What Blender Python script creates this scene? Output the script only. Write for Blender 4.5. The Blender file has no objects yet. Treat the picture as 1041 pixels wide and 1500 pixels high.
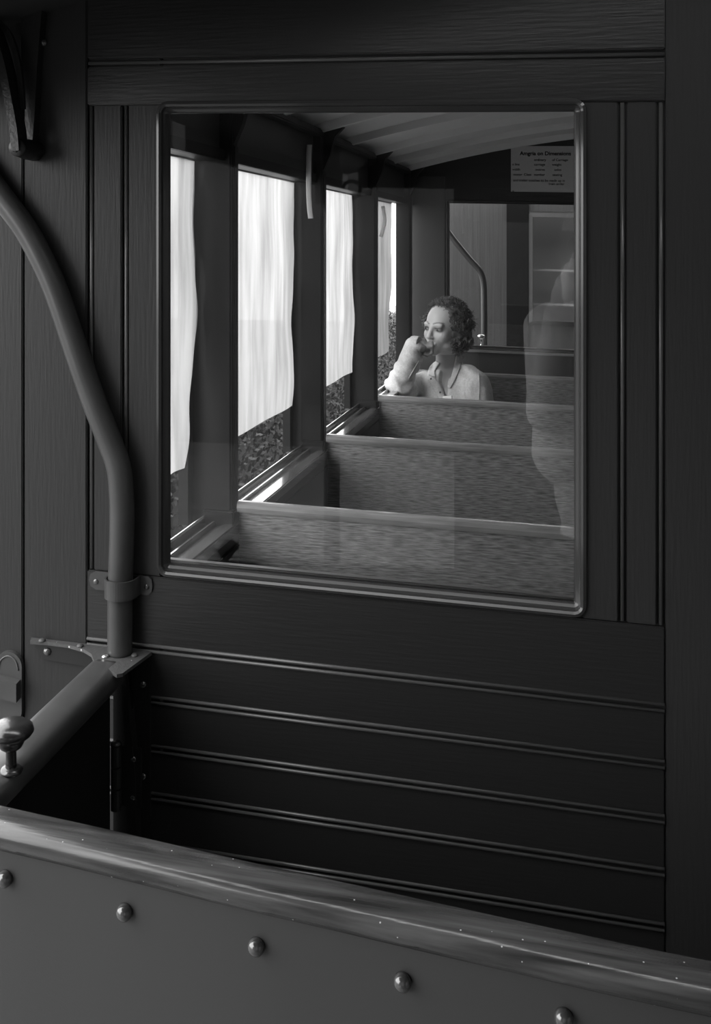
import bpy, bmesh, math, random
import numpy as np
from mathutils import Vector, Matrix, noise
random.seed(7); rng = np.random.default_rng(7)
sc = bpy.context.scene
col = sc.collection
# ------------------------------------------------------------------ camera
F = 1489.0; PSI = math.atan(326/1489); S = math.sin(PSI); CC = math.cos(PSI); H = 1.5
K = 0.023          # shear fitted to image slopes: heights drop 23 mm per metre to the right
cd = bpy.data.cameras.new('camera'); cam = bpy.data.objects.new('camera', cd); col.objects.link(cam)
cam.location = (0, 0, H); cam.rotation_euler = (math.pi/2, 0, PSI)
cd.sensor_fit = 'HORIZONTAL'; cd.sensor_width = 36; cd.lens = 36*F/1041
cd.shift_y = -(750-358)/1041; cd.clip_start = 0.02; cd.clip_end = 300
sc.camera = cam
def at(x, y, D):
    t = (x-520.5)/F; X = D*(t*CC-S)/(CC+t*S); zc = D*CC-X*S
    return Vector((X, D, H-(y-358)*zc/F+K*X))
# ------------------------------------------------------------------ materials
def mat(name, base, rough=.5, metal=0., coat=0., bump=None, var=None, spec=.5):
    """bump=(scale xyz, strength, distance); var=(scale xyz, dark, light) colour variation factor"""
    m = bpy.data.materials.new(name); m.use_nodes = True
    nt = m.node_tree; p = nt.nodes['Principled BSDF']
    p.inputs['Base Color'].default_value = (base, base, base, 1)
    p.inputs['Roughness'].default_value = rough; p.inputs['Metallic'].default_value = metal
    p.inputs['Coat Weight'].default_value = coat; p.inputs['Coat Roughness'].default_value = .15
    p.inputs['Specular IOR Level'].default_value = spec
    tc = nt.nodes.new('ShaderNodeTexCoord')
    def nz(scale, detail=4):
        mp = nt.nodes.new('ShaderNodeMapping'); mp.inputs['Scale'].default_value = scale
        nt.links.new(tc.outputs['Object'], mp.inputs[0])
        n = nt.nodes.new('ShaderNodeTexNoise'); n.inputs['Scale'].default_value = 1; n.inputs['Detail'].default_value = detail
        nt.links.new(mp.outputs[0], n.inputs['Vector']); return n
    if bump:
        n = nz(bump[0]); b = nt.nodes.new('ShaderNodeBump')
        b.inputs['Strength'].default_value = bump[1]; b.inputs['Distance'].default_value = bump[2]
        nt.links.new(n.outputs['Fac'], b.inputs['Height']); nt.links.new(b.outputs[0], p.inputs['Normal'])
        nt.links.new(b.outputs[0], p.inputs['Coat Normal'])
    if var:
        n = nz(var[0], 6); r = nt.nodes.new('ShaderNodeValToRGB')
        lo, hi = base*var[1], base*var[2]
        r.color_ramp.elements[0].position = .3; r.color_ramp.elements[1].position = .7
        r.color_ramp.elements[0].color = (lo, lo, lo, 1); r.color_ramp.elements[1].color = (hi, hi, hi, 1)
        nt.links.new(n.outputs['Fac'], r.inputs[0]); nt.links.new(r.outputs[0], p.inputs['Base Color'])
    return m
def specks(m, scale, thr, val):
    """small pale flecks of dried paint/dust on a surface"""
    nt = m.node_tree; p = nt.nodes['Principled BSDF']
    v = nt.nodes.new('ShaderNodeTexVoronoi'); v.inputs['Scale'].default_value = scale
    tc = nt.nodes.new('ShaderNodeTexCoord'); nt.links.new(tc.outputs['Object'], v.inputs['Vector'])
    c = nt.nodes.new('ShaderNodeMath'); c.operation = 'LESS_THAN'; c.inputs[1].default_value = thr
    nt.links.new(v.outputs['Distance'], c.inputs[0])
    w = nt.nodes.new('ShaderNodeMath'); w.operation = 'GREATER_THAN'; w.inputs[1].default_value = .6
    s = nt.nodes.new('ShaderNodeSeparateColor'); nt.links.new(v.outputs['Color'], s.inputs[0]); nt.links.new(s.outputs[0], w.inputs[0])
    a = nt.nodes.new('ShaderNodeMath'); a.operation = 'MULTIPLY'; nt.links.new(c.outputs[0], a.inputs[0]); nt.links.new(w.outputs[0], a.inputs[1])
    mx = nt.nodes.new('ShaderNodeMix'); mx.data_type = 'RGBA'; nt.links.new(a.outputs[0], mx.inputs[0])
    src = p.inputs['Base Color']
    if src.links: nt.links.new(src.links[0].from_socket, mx.inputs[6])
    else: mx.inputs[6].default_value = src.default_value
    mx.inputs[7].default_value = (val, val, val, 1); nt.links.new(mx.outputs[2], p.inputs['Base Color'])
    return m
M = {}
M['paint_v'] = mat('green_gloss_paint_upright', .036, .38, spec=.22, bump=((260, 60, 18), .35, .0012))
M['paint_h'] = mat('green_gloss_paint_level', .021, .36, bump=((18, 60, 260), .35, .0012))
M['frame'] = mat('window_frame_paint', .05, .13)
M['pipe'] = mat('pipe_paint', .06, .3, bump=((60, 60, 60), .15, .001), var=((25, 25, 12), .85, 1.15))
M['dash'] = mat('dash_sheet_paint', .05, .45, bump=((500, 500, 500), .12, .0006))
M['rail'] = specks(mat('varnished_rail', .055, .25, coat=.35, bump=((8, 130, 130), .45, .0012), var=((5, 90, 80), .3, 1.8)), 110, .085, .5)
M['rivet'] = mat('rivet_paint', .06, .1, coat=1., spec=.9)
M['iron'] = mat('black_iron', .02, .35, bump=((200, 200, 200), .4, .0015))
M['plate'] = specks(mat('cast_plate_paint', .08, .5, bump=((200, 200, 200), .5, .0015)), 90, .12, .6)
M['gate'] = mat('gate_paint', .018, .3)
M['brass'] = mat('worn_brass', .10, .25, metal=.8, bump=((60, 60, 60), .3, .002), var=((40, 40, 40), .5, 1.5))
M['dark'] = mat('dark_interior_paint', .035, .4)
M['post'] = mat('post_varnish', .012, .45, spec=.3, bump=((80, 80, 8), .3, .001))
M['ceiling'] = mat('ceiling_boards', .80, .6)
M['seatwood'] = mat('oak_veneer', .27, .42, bump=((60, 60, 420), .7, .002), var=((30, 40, 300), .4, 1.6))
M['seatcap'] = mat('oak_rail', .30, .25, coat=.5, var=((8, 90, 90), .7, 1.25))
M['sill'] = mat('varnished_sill', .08, .15, coat=.8, var=((60, 4, 60), .5, 1.6))
M['metal'] = mat('bright_metal', .7, .25, metal=1.)
M['paper'] = mat('notice_paper', .6, .7)
M['ink'] = mat('notice_ink', .05, .7)
M['ground'] = mat('gravel', .13, .9, bump=((30, 30, 30), .5, .02), var=((6, 6, 6), .8, 1.2))
M['leaf'] = mat('hedge_leaf', .03, .45, var=((3, 3, 3), .5, 1.8))
M['floor'] = mat('floor_boards', .28, .6)
M['roof'] = mat('roof_underside', .03, .6)
M['pale'] = mat('coach_siding', .05, .4, bump=((150, 60, 6), .4, .002), var=((90, 30, 2), .75, 1.3))
M['strap'] = mat('pale_strap', .8, .4)
M['skin'] = mat('skin', .50, .45)
M['hair'] = mat('brown_hair', .10, .38, var=((45, 45, 45), .3, 2.6))
M['shirt'] = mat('linen_shirt', .62, .85, bump=((45, 45, 45), .7, .006), var=((160, 160, 160), .85, 1.1))
M['vest'] = mat('white_undershirt', .85, .8)
M['trousers'] = mat('dark_trousers', .06, .8)
M['jacket'] = mat('pale_jacket', .7, .8)
M['black'] = mat('camera_black', .03, .3)
M['white_eye'] = mat('eye_white', .22, .2)
M['button'] = mat('shirt_button', .12, .3)
def glass_mat():
    m = bpy.data.materials.new('window_glass'); m.use_nodes = True; nt = m.node_tree
    nt.nodes.clear(); o = nt.nodes.new('ShaderNodeOutputMaterial')
    t = nt.nodes.new('ShaderNodeBsdfTransparent'); t.inputs[0].default_value = (.97, .97, .97, 1)
    g = nt.nodes.new('ShaderNodeBsdfGlossy'); g.inputs['Roughness'].default_value = .0
    f = nt.nodes.new('ShaderNodeFresnel'); f.inputs[0].default_value = 1.5
    mx = nt.nodes.new('ShaderNodeMixShader'); nt.links.new(f.outputs[0], mx.inputs[0])
    nt.links.new(t.outputs[0], mx.inputs[1]); nt.links.new(g.outputs[0], mx.inputs[2]); nt.links.new(mx.outputs[0], o.inputs[0])
    return m
M['glass'] = glass_mat()
def vinyl_mat(lo=.25, hi=.42, nm='translucent_vinyl'):
    m = bpy.data.materials.new(nm); m.use_nodes = True; nt = m.node_tree
    nt.nodes.clear(); o = nt.nodes.new('ShaderNodeOutputMaterial')
    tc = nt.nodes.new('ShaderNodeTexCoord'); mp = nt.nodes.new('ShaderNodeMapping'); mp.inputs['Scale'].default_value = (9, 22, 3)
    n = nt.nodes.new('ShaderNodeTexNoise'); n.inputs['Scale'].default_value = 1; n.inputs['Detail'].default_value = 6
    nt.links.new(tc.outputs['Object'], mp.inputs[0]); nt.links.new(mp.outputs[0], n.inputs['Vector'])
    r = nt.nodes.new('ShaderNodeValToRGB'); r.color_ramp.elements[0].position = .3; r.color_ramp.elements[1].position = .65
    r.color_ramp.elements[0].color = (lo, lo, lo, 1); r.color_ramp.elements[1].color = (hi, hi, hi, 1)
    nt.links.new(n.outputs['Fac'], r.inputs[0])
    a = nt.nodes.new('ShaderNodeBsdfTranslucent'); nt.links.new(r.outputs[0], a.inputs[0])
    t = nt.nodes.new('ShaderNodeBsdfTransparent'); nt.links.new(r.outputs[0], t.inputs[0])
    mx = nt.nodes.new('ShaderNodeMixShader'); mx.inputs[0].default_value = .14
    nt.links.new(a.outputs[0], mx.inputs[1]); nt.links.new(t.outputs[0], mx.inputs[2])
    g = nt.nodes.new('ShaderNodeBsdfGlossy'); g.inputs['Roughness'].default_value = .3
    m2 = nt.nodes.new('ShaderNodeMixShader'); m2.inputs[0].default_value = .04
    nt.links.new(mx.outputs[0], m2.inputs[1]); nt.links.new(g.outputs[0], m2.inputs[2]); nt.links.new(m2.outputs[0], o.inputs[0])
    return m
M['vinyl'] = vinyl_mat(); M['vinyl_dark'] = vinyl_mat(.12, .2, 'darker_vinyl')  # the second vinyl is darker, for the curtain beside the woman
# ------------------------------------------------------------------ helpers
ROOT = {}
def tag(o, label=None, cat=None, group=None, kind=None):
    if label: o['label'] = label
    if cat: o['category'] = cat
    if group: o['group'] = group
    if kind: o['kind'] = kind
    return o
def obj(name, bm, m, parent=None, smooth=False, shear=True):
    """link a bmesh (world coordinates) as ONE mesh; the shear fitted to image slopes is applied here"""
    me = bpy.data.meshes.new(name)
    if isinstance(bm, tuple):
        v, f = bm; v = np.array(v, dtype=np.float32)
        if shear: v[:, 2] -= K*v[:, 0]
    else:
        if shear:
            for q in bm.verts: q.co.z -= K*q.co.x
    off = ROOT.get(parent.name) if parent else None
    if isinstance(bm, tuple):
        if off is not None: v = v-np.array(off, dtype=np.float32)
        me.from_pydata(v.tolist(), [], f)
    else:
        if off is not None:
            for q in bm.verts: q.co -= off
        bmesh.ops.recalc_face_normals(bm, faces=bm.faces)
        bm.to_mesh(me); bm.free()
    me.materials.append(m)
    if smooth:
        me.shade_smooth() if hasattr(me, 'shade_smooth') else [setattr(p, 'use_smooth', True) for p in me.polygons]
    o = bpy.data.objects.new(name, me); col.objects.link(o)
    if parent: o.parent = parent
    ROOT[o.name] = off if off is not None else Vector((0, 0, 0))
    return o
def thing(name, label, cat, loc, group=None):
    o = bpy.data.objects.new(name, None); col.objects.link(o); o.empty_display_size = .1
    loc = Vector(loc); loc.z -= K*loc.x
    o.location = loc; ROOT[o.name] = loc.copy()
    return tag(o, label, cat, group)
def copy_tree(o, delta, parent=None):
    c = o.copy(); col.objects.link(c); c.parent = parent
    if parent is None: c.location = o.location+Vector(delta)
    for ch in list(o.children): copy_tree(ch, delta, c)
    return c
def box(bm, x0, x1, y0, y1, z0, z1, bev=0):
    r = bmesh.ops.create_cube(bm, size=1, matrix=Matrix.Translation(((x0+x1)/2, (y0+y1)/2, (z0+z1)/2)) @ Matrix.Diagonal((abs(x1-x0), abs(y1-y0), abs(z1-z0), 1)))
    if bev:
        es = list({e for v in r['verts'] for e in v.link_edges})
        bmesh.ops.bevel(bm, geom=es, offset=bev, segments=2, affect='EDGES')
    return bm
def B(*a, **k): return box(bmesh.new(), *a, **k)
def tube(bm, pts, rad, n=16, cap=True, flat=None):
    """sweep a circle (or ellipse flat=(a,b,up)) along points"""
    pts = [Vector(p) for p in pts]; N = len(pts)
    rads = rad if isinstance(rad, (list, tuple)) else [rad]*N
    t0 = (pts[1]-pts[0]).normalized()
    u = t0.orthogonal().normalized()
    rings = []
    for i, p in enumerate(pts):
        t = (pts[min(i+1, N-1)]-pts[max(i-1, 0)]).normalized()
        u = (u-t*u.dot(t)).normalized(); w = t.cross(u)
        a, b = u, w; ra = rb = rads[i]
        if flat:
            up = Vector(flat[2]); b = (up-t*up.dot(t)).normalized(); a = t.cross(b); ra, rb = flat[0], flat[1]
        rings.append([bm.verts.new(p+a*ra*math.cos(2*math.pi*j/n)+b*rb*math.sin(2*math.pi*j/n)) for j in range(n)])
    for i in range(N-1):
        for j in range(n):
            bm.faces.new((rings[i][j], rings[i][(j+1) % n], rings[i+1][(j+1) % n], rings[i+1][j]))
    if cap: bm.faces.new(rings[0][::-1]); bm.faces.new(rings[-1])
    return bm
def strip(bm, pts, prof, closed_prof=True, upv=(0, 0, 1)):
    """sweep a profile [(side, up)] along points lying on a level path"""
    pts = [Vector(p) for p in pts]; N = len(pts); rings = []
    for i, p in enumerate(pts):
        t = (pts[min(i+1, N-1)]-pts[max(i-1, 0)]).normalized()
        up = Vector(upv); side = t.cross(up).normalized(); up = side.cross(t)
        rings.append([bm.verts.new(p+side*a+up*b) for a, b in prof])
    n = len(prof)
    for i in range(N-1):
        for j in range(n if closed_prof else n-1):
            bm.faces.new((rings[i][j], rings[i][(j+1) % n], rings[i+1][(j+1) % n], rings[i+1][j]))
    bm.faces.new(rings[0][::-1]); bm.faces.new(rings[-1])
    return bm
def lathe(bm, base, axis, prof, n=24):
    ax = Vector(axis).normalized(); u = ax.orthogonal().normalized(); w = ax.cross(u); base = Vector(base); rings = []
    for r, h in prof:
        rings.append([bm.verts.new(base+ax*h+(u*math.cos(2*math.pi*j/n)+w*math.sin(2*math.pi*j/n))*max(r, 1e-5)) for j in range(n)])
    for i in range(len(prof)-1):
        for j in range(n): bm.faces.new((rings[i][j], rings[i][(j+1) % n], rings[i+1][(j+1) % n], rings[i+1][j]))
    bm.faces.new(rings[0][::-1]); bm.faces.new(rings[-1])
    return bm
def prism(bm, poly, vec):
    vec = Vector(vec); a = [bm.verts.new(Vector(p)) for p in poly]; b = [bm.verts.new(Vector(p)+vec) for p in poly]
    n = len(poly); bm.faces.new(a); bm.faces.new(b[::-1])
    for i in range(n): bm.faces.new((a[i], b[i], b[(i+1) % n], a[(i+1) % n]))
    return bm
def smoothpath(pts, n=8):
    """Catmull-Rom"""
    P = [Vector(p) for p in pts]; P = [P[0]*2-P[1]]+P+[P[-1]*2-P[-2]]; out = []
    for i in range(1, len(P)-2):
        for k in range(n):
            t = k/n; a, b, c, d = P[i-1:i+3]
            out.append(.5*((2*b)+(c-a)*t+(2*a-5*b+4*c-d)*t*t+(3*b-a-3*c+d)*t**3))
    return out+[P[-2]]
def dome(bm, p, axis, r, hgt, n=16, k=6):
    return lathe(bm, p, axis, [(r*math.cos(math.pi/2*i/k), hgt*math.sin(math.pi/2*i/k)) for i in range(k+1)], n)

# ================================================================== THE NEAR END WALL
W = 1.38                       # outer face of the bulkhead
XL, XR = -.87, 1.97
ZT = 2.0
GX0, GX1, GZ0, GZ1 = -.5905, .0045, 1.012, 1.687      # window opening
bm = bmesh.new()
y0, y1 = W+.007, W+.022
box(bm, XL, GX0-.005, y0, y1, -.1, ZT); box(bm, GX1, XR, y0, y1, -.1, ZT)
box(bm, GX0, GX1, y0, y1, GZ1, ZT); box(bm, GX0, GX1, y0, y1, -.1, GZ0)
wall_front = obj('wall_front', bm, M['paint_v']); tag(wall_front, kind='structure')
def boards(lst, m, nm='panelling'):
    b = bmesh.new()
    for (x0, x1, z0, z1) in lst: box(b, x0, x1, W, W+.012, z0, z1, bev=.0016)
    return obj(nm, b, m, wall_front)
boards([(-.8095, -.708, -.1, 1.99), (XL, -.8125, -.1, 1.99),
        (-.6965, -.6525, 1.0045, 1.6885), (-.6415, GX0-.001, 1.0045, 1.6885),
        (GX1+.001, .0515, 1.0045, 1.6885), (.0625, .1, 1.0045, 1.6885), (.1115, XR, -.1, 1.99)], M['paint_v'])
lst = [(-.7072, .1105, 1.7575, 1.99), (-.7072, .1105, 1.6895, 1.7455), (-.7072, .1105, .9035, 1.0035)]
gz = [.8985, .8245, .7535, .6845, .6125, .541, .4695, .398, .3265]
for i, z in enumerate(gz):
    z2 = gz[i+1] if i+1 < len(gz) else -.1
    lst.append((-.7072, .1105, z2+.0055, z-.0055))
boards(lst, M['paint_h'])
b = bmesh.new()                # round beads lying in the grooves
for z in gz:
    for dz in (-.0042, .0042): tube(b, [(-.707, W-.0002, z+dz), (.11, W-.0002, z+dz)], .0025, 10)
tube(b, [(-.707, W+.0055, 1.7515), (.11, W+.0055, 1.7515)], .0033, 8)
for x in (-.7022, -.647, .057, .1058): tube(b, [(x, W+.0055, 1.005), (x, W+.0055, 1.688)], .0033, 8)
obj('bead_moulding', b, mat('bead_highlight_paint', .085, .22), wall_front, True)  # beads paler than the boards, their highlight mixed into the colour
# the window: a rounded frame sloping back to the glass
def rrect(x0, x1, z0, z1, r, n=6):
    out = []
    for cx, cz, a0 in ((x1-r, z1-r, 0), (x0+r, z1-r, 90), (x0+r, z0+r, 180), (x1-r, z0+r, 270)):
        for k in range(n+1):
            a = math.radians(a0+90*k/n); out.append((cx+r*math.cos(a), cz+r*math.sin(a)))
    return out
def ringframe(bm, loops):
    """loops: list of (x0,x1,z0,z1,r,y)"""
    rings = []
    for x0, x1, z0, z1, r, y in loops:
        rings.append([bm.verts.new((x, y, z)) for x, z in rrect(x0, x1, z0, z1, r)])
    n = len(rings[0]); k = len(rings)
    for i in range(k):
        a, c = rings[i], rings[(i+1) % k]
        for j in range(n): bm.faces.new((a[j], a[(j+1) % n], c[(j+1) % n], c[j]))
    return bm
def window(name, yf, sgn, m):
    """yf outer face, sgn +1 looks towards +Y inside"""
    e = lambda d, y: (GX0+d, GX1-d, GZ0+d, GZ1-d, max(.0105-d, .002), yf+sgn*y)
    b = ringframe(bmesh.new(), [e(-.0075, .001), e(-.006, -.0035), e(-.002, -.005), e(.001, -.0025), e(.002, .003), e(.004, .0055),
                                e(.0075, .0085), e(.0095, .0118), e(.0095, .0124), e(-.0075, .0124)])
    f = obj(name, b, m, None, False); tag(f, kind='structure')
    g = obj('glass_pane', B(GX0+.003, GX1-.003, yf+sgn*.0125, yf+sgn*.0165, GZ0+.003, GZ1-.003), M['glass'], f)
    b = bmesh.new(); ya_, yb_ = sorted((yf+sgn*.0168, yf+sgn*.030)); box(b, GX0, GX1, ya_, yb_, GZ0, GZ0+.0125, bev=.002); box(b, GX1-.010, GX1, ya_, yb_, GZ0, GZ1, bev=.002)
    obj('glazing_bead', b, M['bead'], f)
    return f
M['bead'] = mat('glazing_bead_lit_paint', .22, .3)  # daylight on the inner ledge painted in by a paler colour
window('window_1', W, 1, M['frame'])
# ================================================================== INTERIOR SHELL
FW = 4.68
XI = -.762                    # inner face of the left side
bm = bmesh.new()
box(bm, XI-.05, GX0, FW, FW+.03, -.1, 1.86); box(bm, GX1, XR, FW, FW+.03, -.1, 1.86)
box(bm, GX0, GX1, FW, FW+.03, GZ1, 1.86); box(bm, GX0, GX1, FW, FW+.03, -.1, GZ0)
def arch(x): return 2.006-.105*(x-.57)**2
xs = np.linspace(-.80, 1.94, 40)
prism(bm, [(x, FW, arch(x)+.01) for x in xs]+[(1.94, FW, 1.8), (-.80, FW, 1.8)], (0, .03, 0))
wb = obj('wall_back', bm, M['dark']); tag(wb, kind='structure')
b = bmesh.new()
box(b, XI, GX0-.01, FW-.008, FW, 1.02, 1.80, bev=.002)
for z0, z1 in ((.2, .48), (.484, .76), (.764, 1.0)): box(b, XI, 1.9, FW-.008, FW, z0, z1, bev=.002)
obj('panelling', b, mat('end_panel_paint', .075, .3, bump=((150, 40, 8), .4, .001)), wb)
f = window('window_2', FW, 1, M['dark'])
b = bmesh.new(); box(b, GX0-.012, GX1+.012, FW-.022, FW-.001, GZ0-.016, GZ0-.004, bev=.003)
obj('trim_1', b, M['seatcap']).__setitem__('kind', 'structure')
# ceiling: arched boards, with carlines
def archsheet(bm, x0, x1, ya, yb, dz, th, fn=arch, n=40):
    xs = np.linspace(x0, x1, n)
    low = [(x, ya, fn(x)+dz) for x in xs]; up = [(x, ya, fn(x)+dz+th) for x in xs[::-1]]
    return prism(bm, low+up, (0, yb-ya, 0))
ceil_ = obj('ceiling', archsheet(bmesh.new(), -.80, 1.94, W+.04, FW+.03, .012, .02), M['ceiling']); tag(ceil_, kind='structure')
rib = None
b = bmesh.new()
for k in range(8): archsheet(b, -.79, 1.93, 1.70+.4*k-.012, 1.70+.4*k+.012, -.014, .027)
obj('carline', b, M['ceiling'], ceil_)
b = bmesh.new()
# left side: panel below the sill, header above the openings
box(b, XI-.045, XI, W+.042, FW, -.1, .862); box(b, XI-.045, XI+.0, W+.042, FW, 1.665, 1.835)
wl = obj('wall_left', b, M['dark']); tag(wl, kind='structure')
b = bmesh.new(); box(b, XI, XI+.03, W+.042, FW, 1.80, 1.822, bev=.004); box(b, XI, XI+.012, W+.042, FW, 1.665, 1.69, bev=.002)
box(b, XI, XI+.006, W+.042, FW, .2, .5, bev=.002); box(b, XI, XI+.006, W+.042, FW, .503, .80, bev=.002)
obj('moulding', b, M['post'], wl)
b = bmesh.new(); box(b, 1.90, 1.945, W+.042, FW, -.1, .862); box(b, 1.90, 1.945, W+.042, FW, 1.665, 1.835)
for k in range(4): box(b, 1.88, 1.945, 2.1+.8*k, 2.14+.8*k, .862, 1.67)
tag(obj('wall_right', b, M['dark']), kind='structure')
tag(obj('floor', B(-.81, 1.945, W+.042, FW, -.12, 0), M['floor']), kind='structure')
# left sill board with two worn channels for the sliding sash
b = bmesh.new()
box(b, -.80, -.792, W+.042, FW, .862, .8875, bev=.002)
box(b, -.792, -.776, W+.042, FW, .862, .874); box(b, -.776, -.768, W+.042, FW, .862, .882, bev=.002)
box(b, -.768, -.752, W+.042, FW, .862, .872); box(b, -.752, -.722, W+.042, FW, .852, .878, bev=.003)
tag(obj('trim_2', b, M['sill']), kind='structure')
b = bmesh.new(); tube(b, [(-.796, W+.05, .888), (-.796, FW-.01, .888)], .0035, 8)
tag(obj('trim_3', b, M['metal'], None, True), kind='structure')
# posts between the openings
def post(D, label):
    t = thing('window_post', label, 'post', (-.77, D, .87), 'window posts along the left side')
    b = B(-.80, -.735, D-.002, D+.04, .872, 1.815, bev=.004); box(b, -.742, -.73, D+.006, D+.032, .88, 1.70, bev=.003); jb = bmesh.new(); box(jb, -.848, -.826, D-.025, D+.04, .872, 1.815); box(jb, -.83, -.798, D+.004, D+.036, .872, 1.815)
    obj('shaft', b, M['post'], t); obj('jamb', jb, M['post'], t)
    k = [(-.735, D+.01, 1.78), (-.735, D+.01, 1.70), (-.715, D+.01, 1.745), (-.70, D+.01, 1.80), (-.672, D+.01, 1.83), (-.70, D+.01, 1.835), (-.735, D+.01, 1.825)]
    obj('knee_bracket', prism(bmesh.new(), k, (0, .02, 0)), M['post'], t)
    obj('foot_block', B(-.80, -.726, D-.012, D+.05, .872, .905, bev=.004), M['post'], t)
    return t
pl = ['window post nearest the glass, left of the first bench back', 'second window post from the glass, at the end of the middle bench',
      'third window post, left of the bench in front of the woman', 'farthest window post, at the end wall behind the woman']
p0 = post(2.1, pl[0])
for k in range(1, 4):
    c = copy_tree(p0, (0, .8*k, 0)); c['label'] = pl[k]
for ch in list(c.children):
    if ch.name.startswith('jamb'): bpy.data.objects.remove(ch)      # the end post carries no jamb
# ---- vinyl side curtains, each with its wavy free edge
def curtain(Da, Db, label, seed, taper):
    r = random.Random(seed); n = 60; ph = [r.uniform(0, 6) for _ in range(3)]
    b = bmesh.new(); rows = []
    for i in range(n+1):
        z = 1.012+(1.663-1.012)*i/n; s = i/n
        e = Db-taper*max(0, .55-s)**1.5+.0045*math.sin(17*s+ph[0])+.003*math.sin(31*s+ph[1])
        row = []
        for j in range(13):
            u = j/12; d = Da+(e-Da)*u
            x = -.812+.004*math.sin(9*u+4*s+ph[2])*u+.003*math.sin(13*s+ph[0])*u
            row.append(b.verts.new((x, d, z)))
        rows.append(row)
    for i in range(n):
        for j in range(12): b.faces.new((rows[i][j], rows[i][j+1], rows[i+1][j+1], rows[i+1][j]))
    t = thing('window_curtain', label, 'curtain', (-.812, (Da+Db)/2, 1.012), 'white vinyl curtains in the side openings')
    sheet = obj('sheet', b, M['vinyl_dark' if seed == 4 else 'vinyl'], t, True)
    obj('roller', tube(bmesh.new(), [(-.812, Da, 1.668), (-.812, Db+.005, 1.668)], .0065, 12), M['dark'], t, True)
    return t
curtain(1.86, 2.088, 'white vinyl curtain at the far left of the glass, cut off by the frame', 1, .20)
curtain(2.30, 2.868, 'widest white vinyl curtain, between the first and second window posts', 2, .03)
curtain(3.18, 3.672, 'narrow white vinyl curtain left of the third window post', 5, .05)
curtain(4.06, 4.438, 'narrowest grey-white curtain beside the woman', 4, .12)
# pale straps hanging by the posts
def strap(pts, w, label):
    b = bmesh.new(); tube(b, smoothpath(pts, 6), 0, 10, flat=(w, .0015, (.1, 1, 0)))
    t = obj('curtain_strap', b, M['strap'], None, True); tag(t, label, 'strap'); return t
strap([at(453, 212, 2.75), at(452, 230, 2.745), at(452, 270, 2.742), at(453, 300, 2.745), at(455, 320, 2.75)], .008, 'long pale strap hanging down the second window post')
strap([at(560.5, 302, 4.15), at(563, 322, 4.145), at(561, 335, 4.14), at(557.5, 347, 4.14)], .008, 'short curved white strap in front of the farthest curtain')
# ---- benches
def bench(D, label, x1=.42):
    t = thing('bench_seat', label, 'bench', (-.15, D, 0), 'wooden benches across the coach')
    x0 = -.722
    b = bmesh.new(); prism(b, [(x0, D, .36), (x0, D, .905), (x1, D, .905), (x1, D, .36)], (0, .018, 0))
    obj('backrest', b, M['seatwood'], t)
    b = bmesh.new()
    prof = [(-.011, -.006), (-.0125, .004), (-.010, .012), (-.004, .0165), (.006, .0165), (.012, .012), (.0145, .004), (.013, -.006)]
    strip(b, [(x0-.004, D+.008, .906), (x1, D+.008, .906)], prof); obj('top_rail', b, M['seatcap'], t, False)
    obj('seat', B(x0, x1, D-.40, D+.004, .40, .432, bev=.008), M['seatwood'], t)
    for x in (x0+.02, x1-.05): obj('leg', B(x, x+.03, D-.36, D+.012, 0, .40, bev=.004), M['dark'], t)
    return t
b0 = bench(2.113, 'nearest wooden bench, its plain grained back along the bottom of the glass')
for k, l in enumerate(['second wooden bench back, in the middle of the row', 'third wooden bench back, directly in front of the woman',
                       'wooden bench against the end wall, the woman seated on it']):
    copy_tree(b0, (0, .8*(k+1), 0))['label'] = l
# ---- notice above the far window
t = thing('framed_notice', 'grey printed notice in a dark frame above the far window', 'notice', (-.16, FW, 1.73))
obj('backing_board', B(-.325, .02, FW-.014, FW-.0005, 1.715, 1.962, bev=.002), M['dark'], t)
obj('paper', B(-.2985, .004, FW-.0165, FW-.0135, 1.733, 1.9405), M['paper'], t)
b = bmesh.new()
def text_mesh(s, x, z, size, y, name, parent, m, bold=0):
    c = bpy.data.curves.new('lettering', 'FONT'); c.body = s; c.size = size; c.extrude = .0004; c.offset = bold
    o = bpy.data.objects.new('tmp', c); col.objects.link(o)
    dg = bpy.context.evaluated_depsgraph_get(); me = bpy.data.meshes.new_from_object(o.evaluated_get(dg))
    bm = bmesh.new(); bm.from_mesh(me)
    for v in bm.verts: v.co = Vector((x+v.co.x, y, z+v.co.y))
    for v in bm.verts: pass
    bpy.data.objects.remove(o); bpy.data.meshes.remove(me)
    return obj(name, bm, m, parent)
text_mesh('Amgria on Dimensions', -.258, 1.899, .0245, FW-.0172, 'title_lettering', t, M['ink'], .0006)
for x, z, s in ((-.195, 1.873, 'ordinary'), (-.115, 1.873, 'of Carriage'), (-.292, 1.852, 'a line'), (-.195, 1.852, 'carriage'), (-.115, 1.852, 'weight'),
                (-.292, 1.829, 'width'), (-.19, 1.829, 'metres'), (-.105, 1.829, 'axles'), (-.288, 1.806, 'motor'), (-.240, 1.806, 'Class'), (-.195, 1.806, 'number'), (-.113, 1.806, 'seating'),
                (-.288, 1.780, 'and trailer coaches to be made up in'), (-.13, 1.765, 'train order')):
    text_mesh(s, x, z, .0155, FW-.0172, 'line_lettering', t, M['ink'], .0002)
obj('screw', dome(bmesh.new(), (-.288, FW-.016, 1.7365), (0, -1, 0), .004, .003), M['metal'], t, True)

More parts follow.
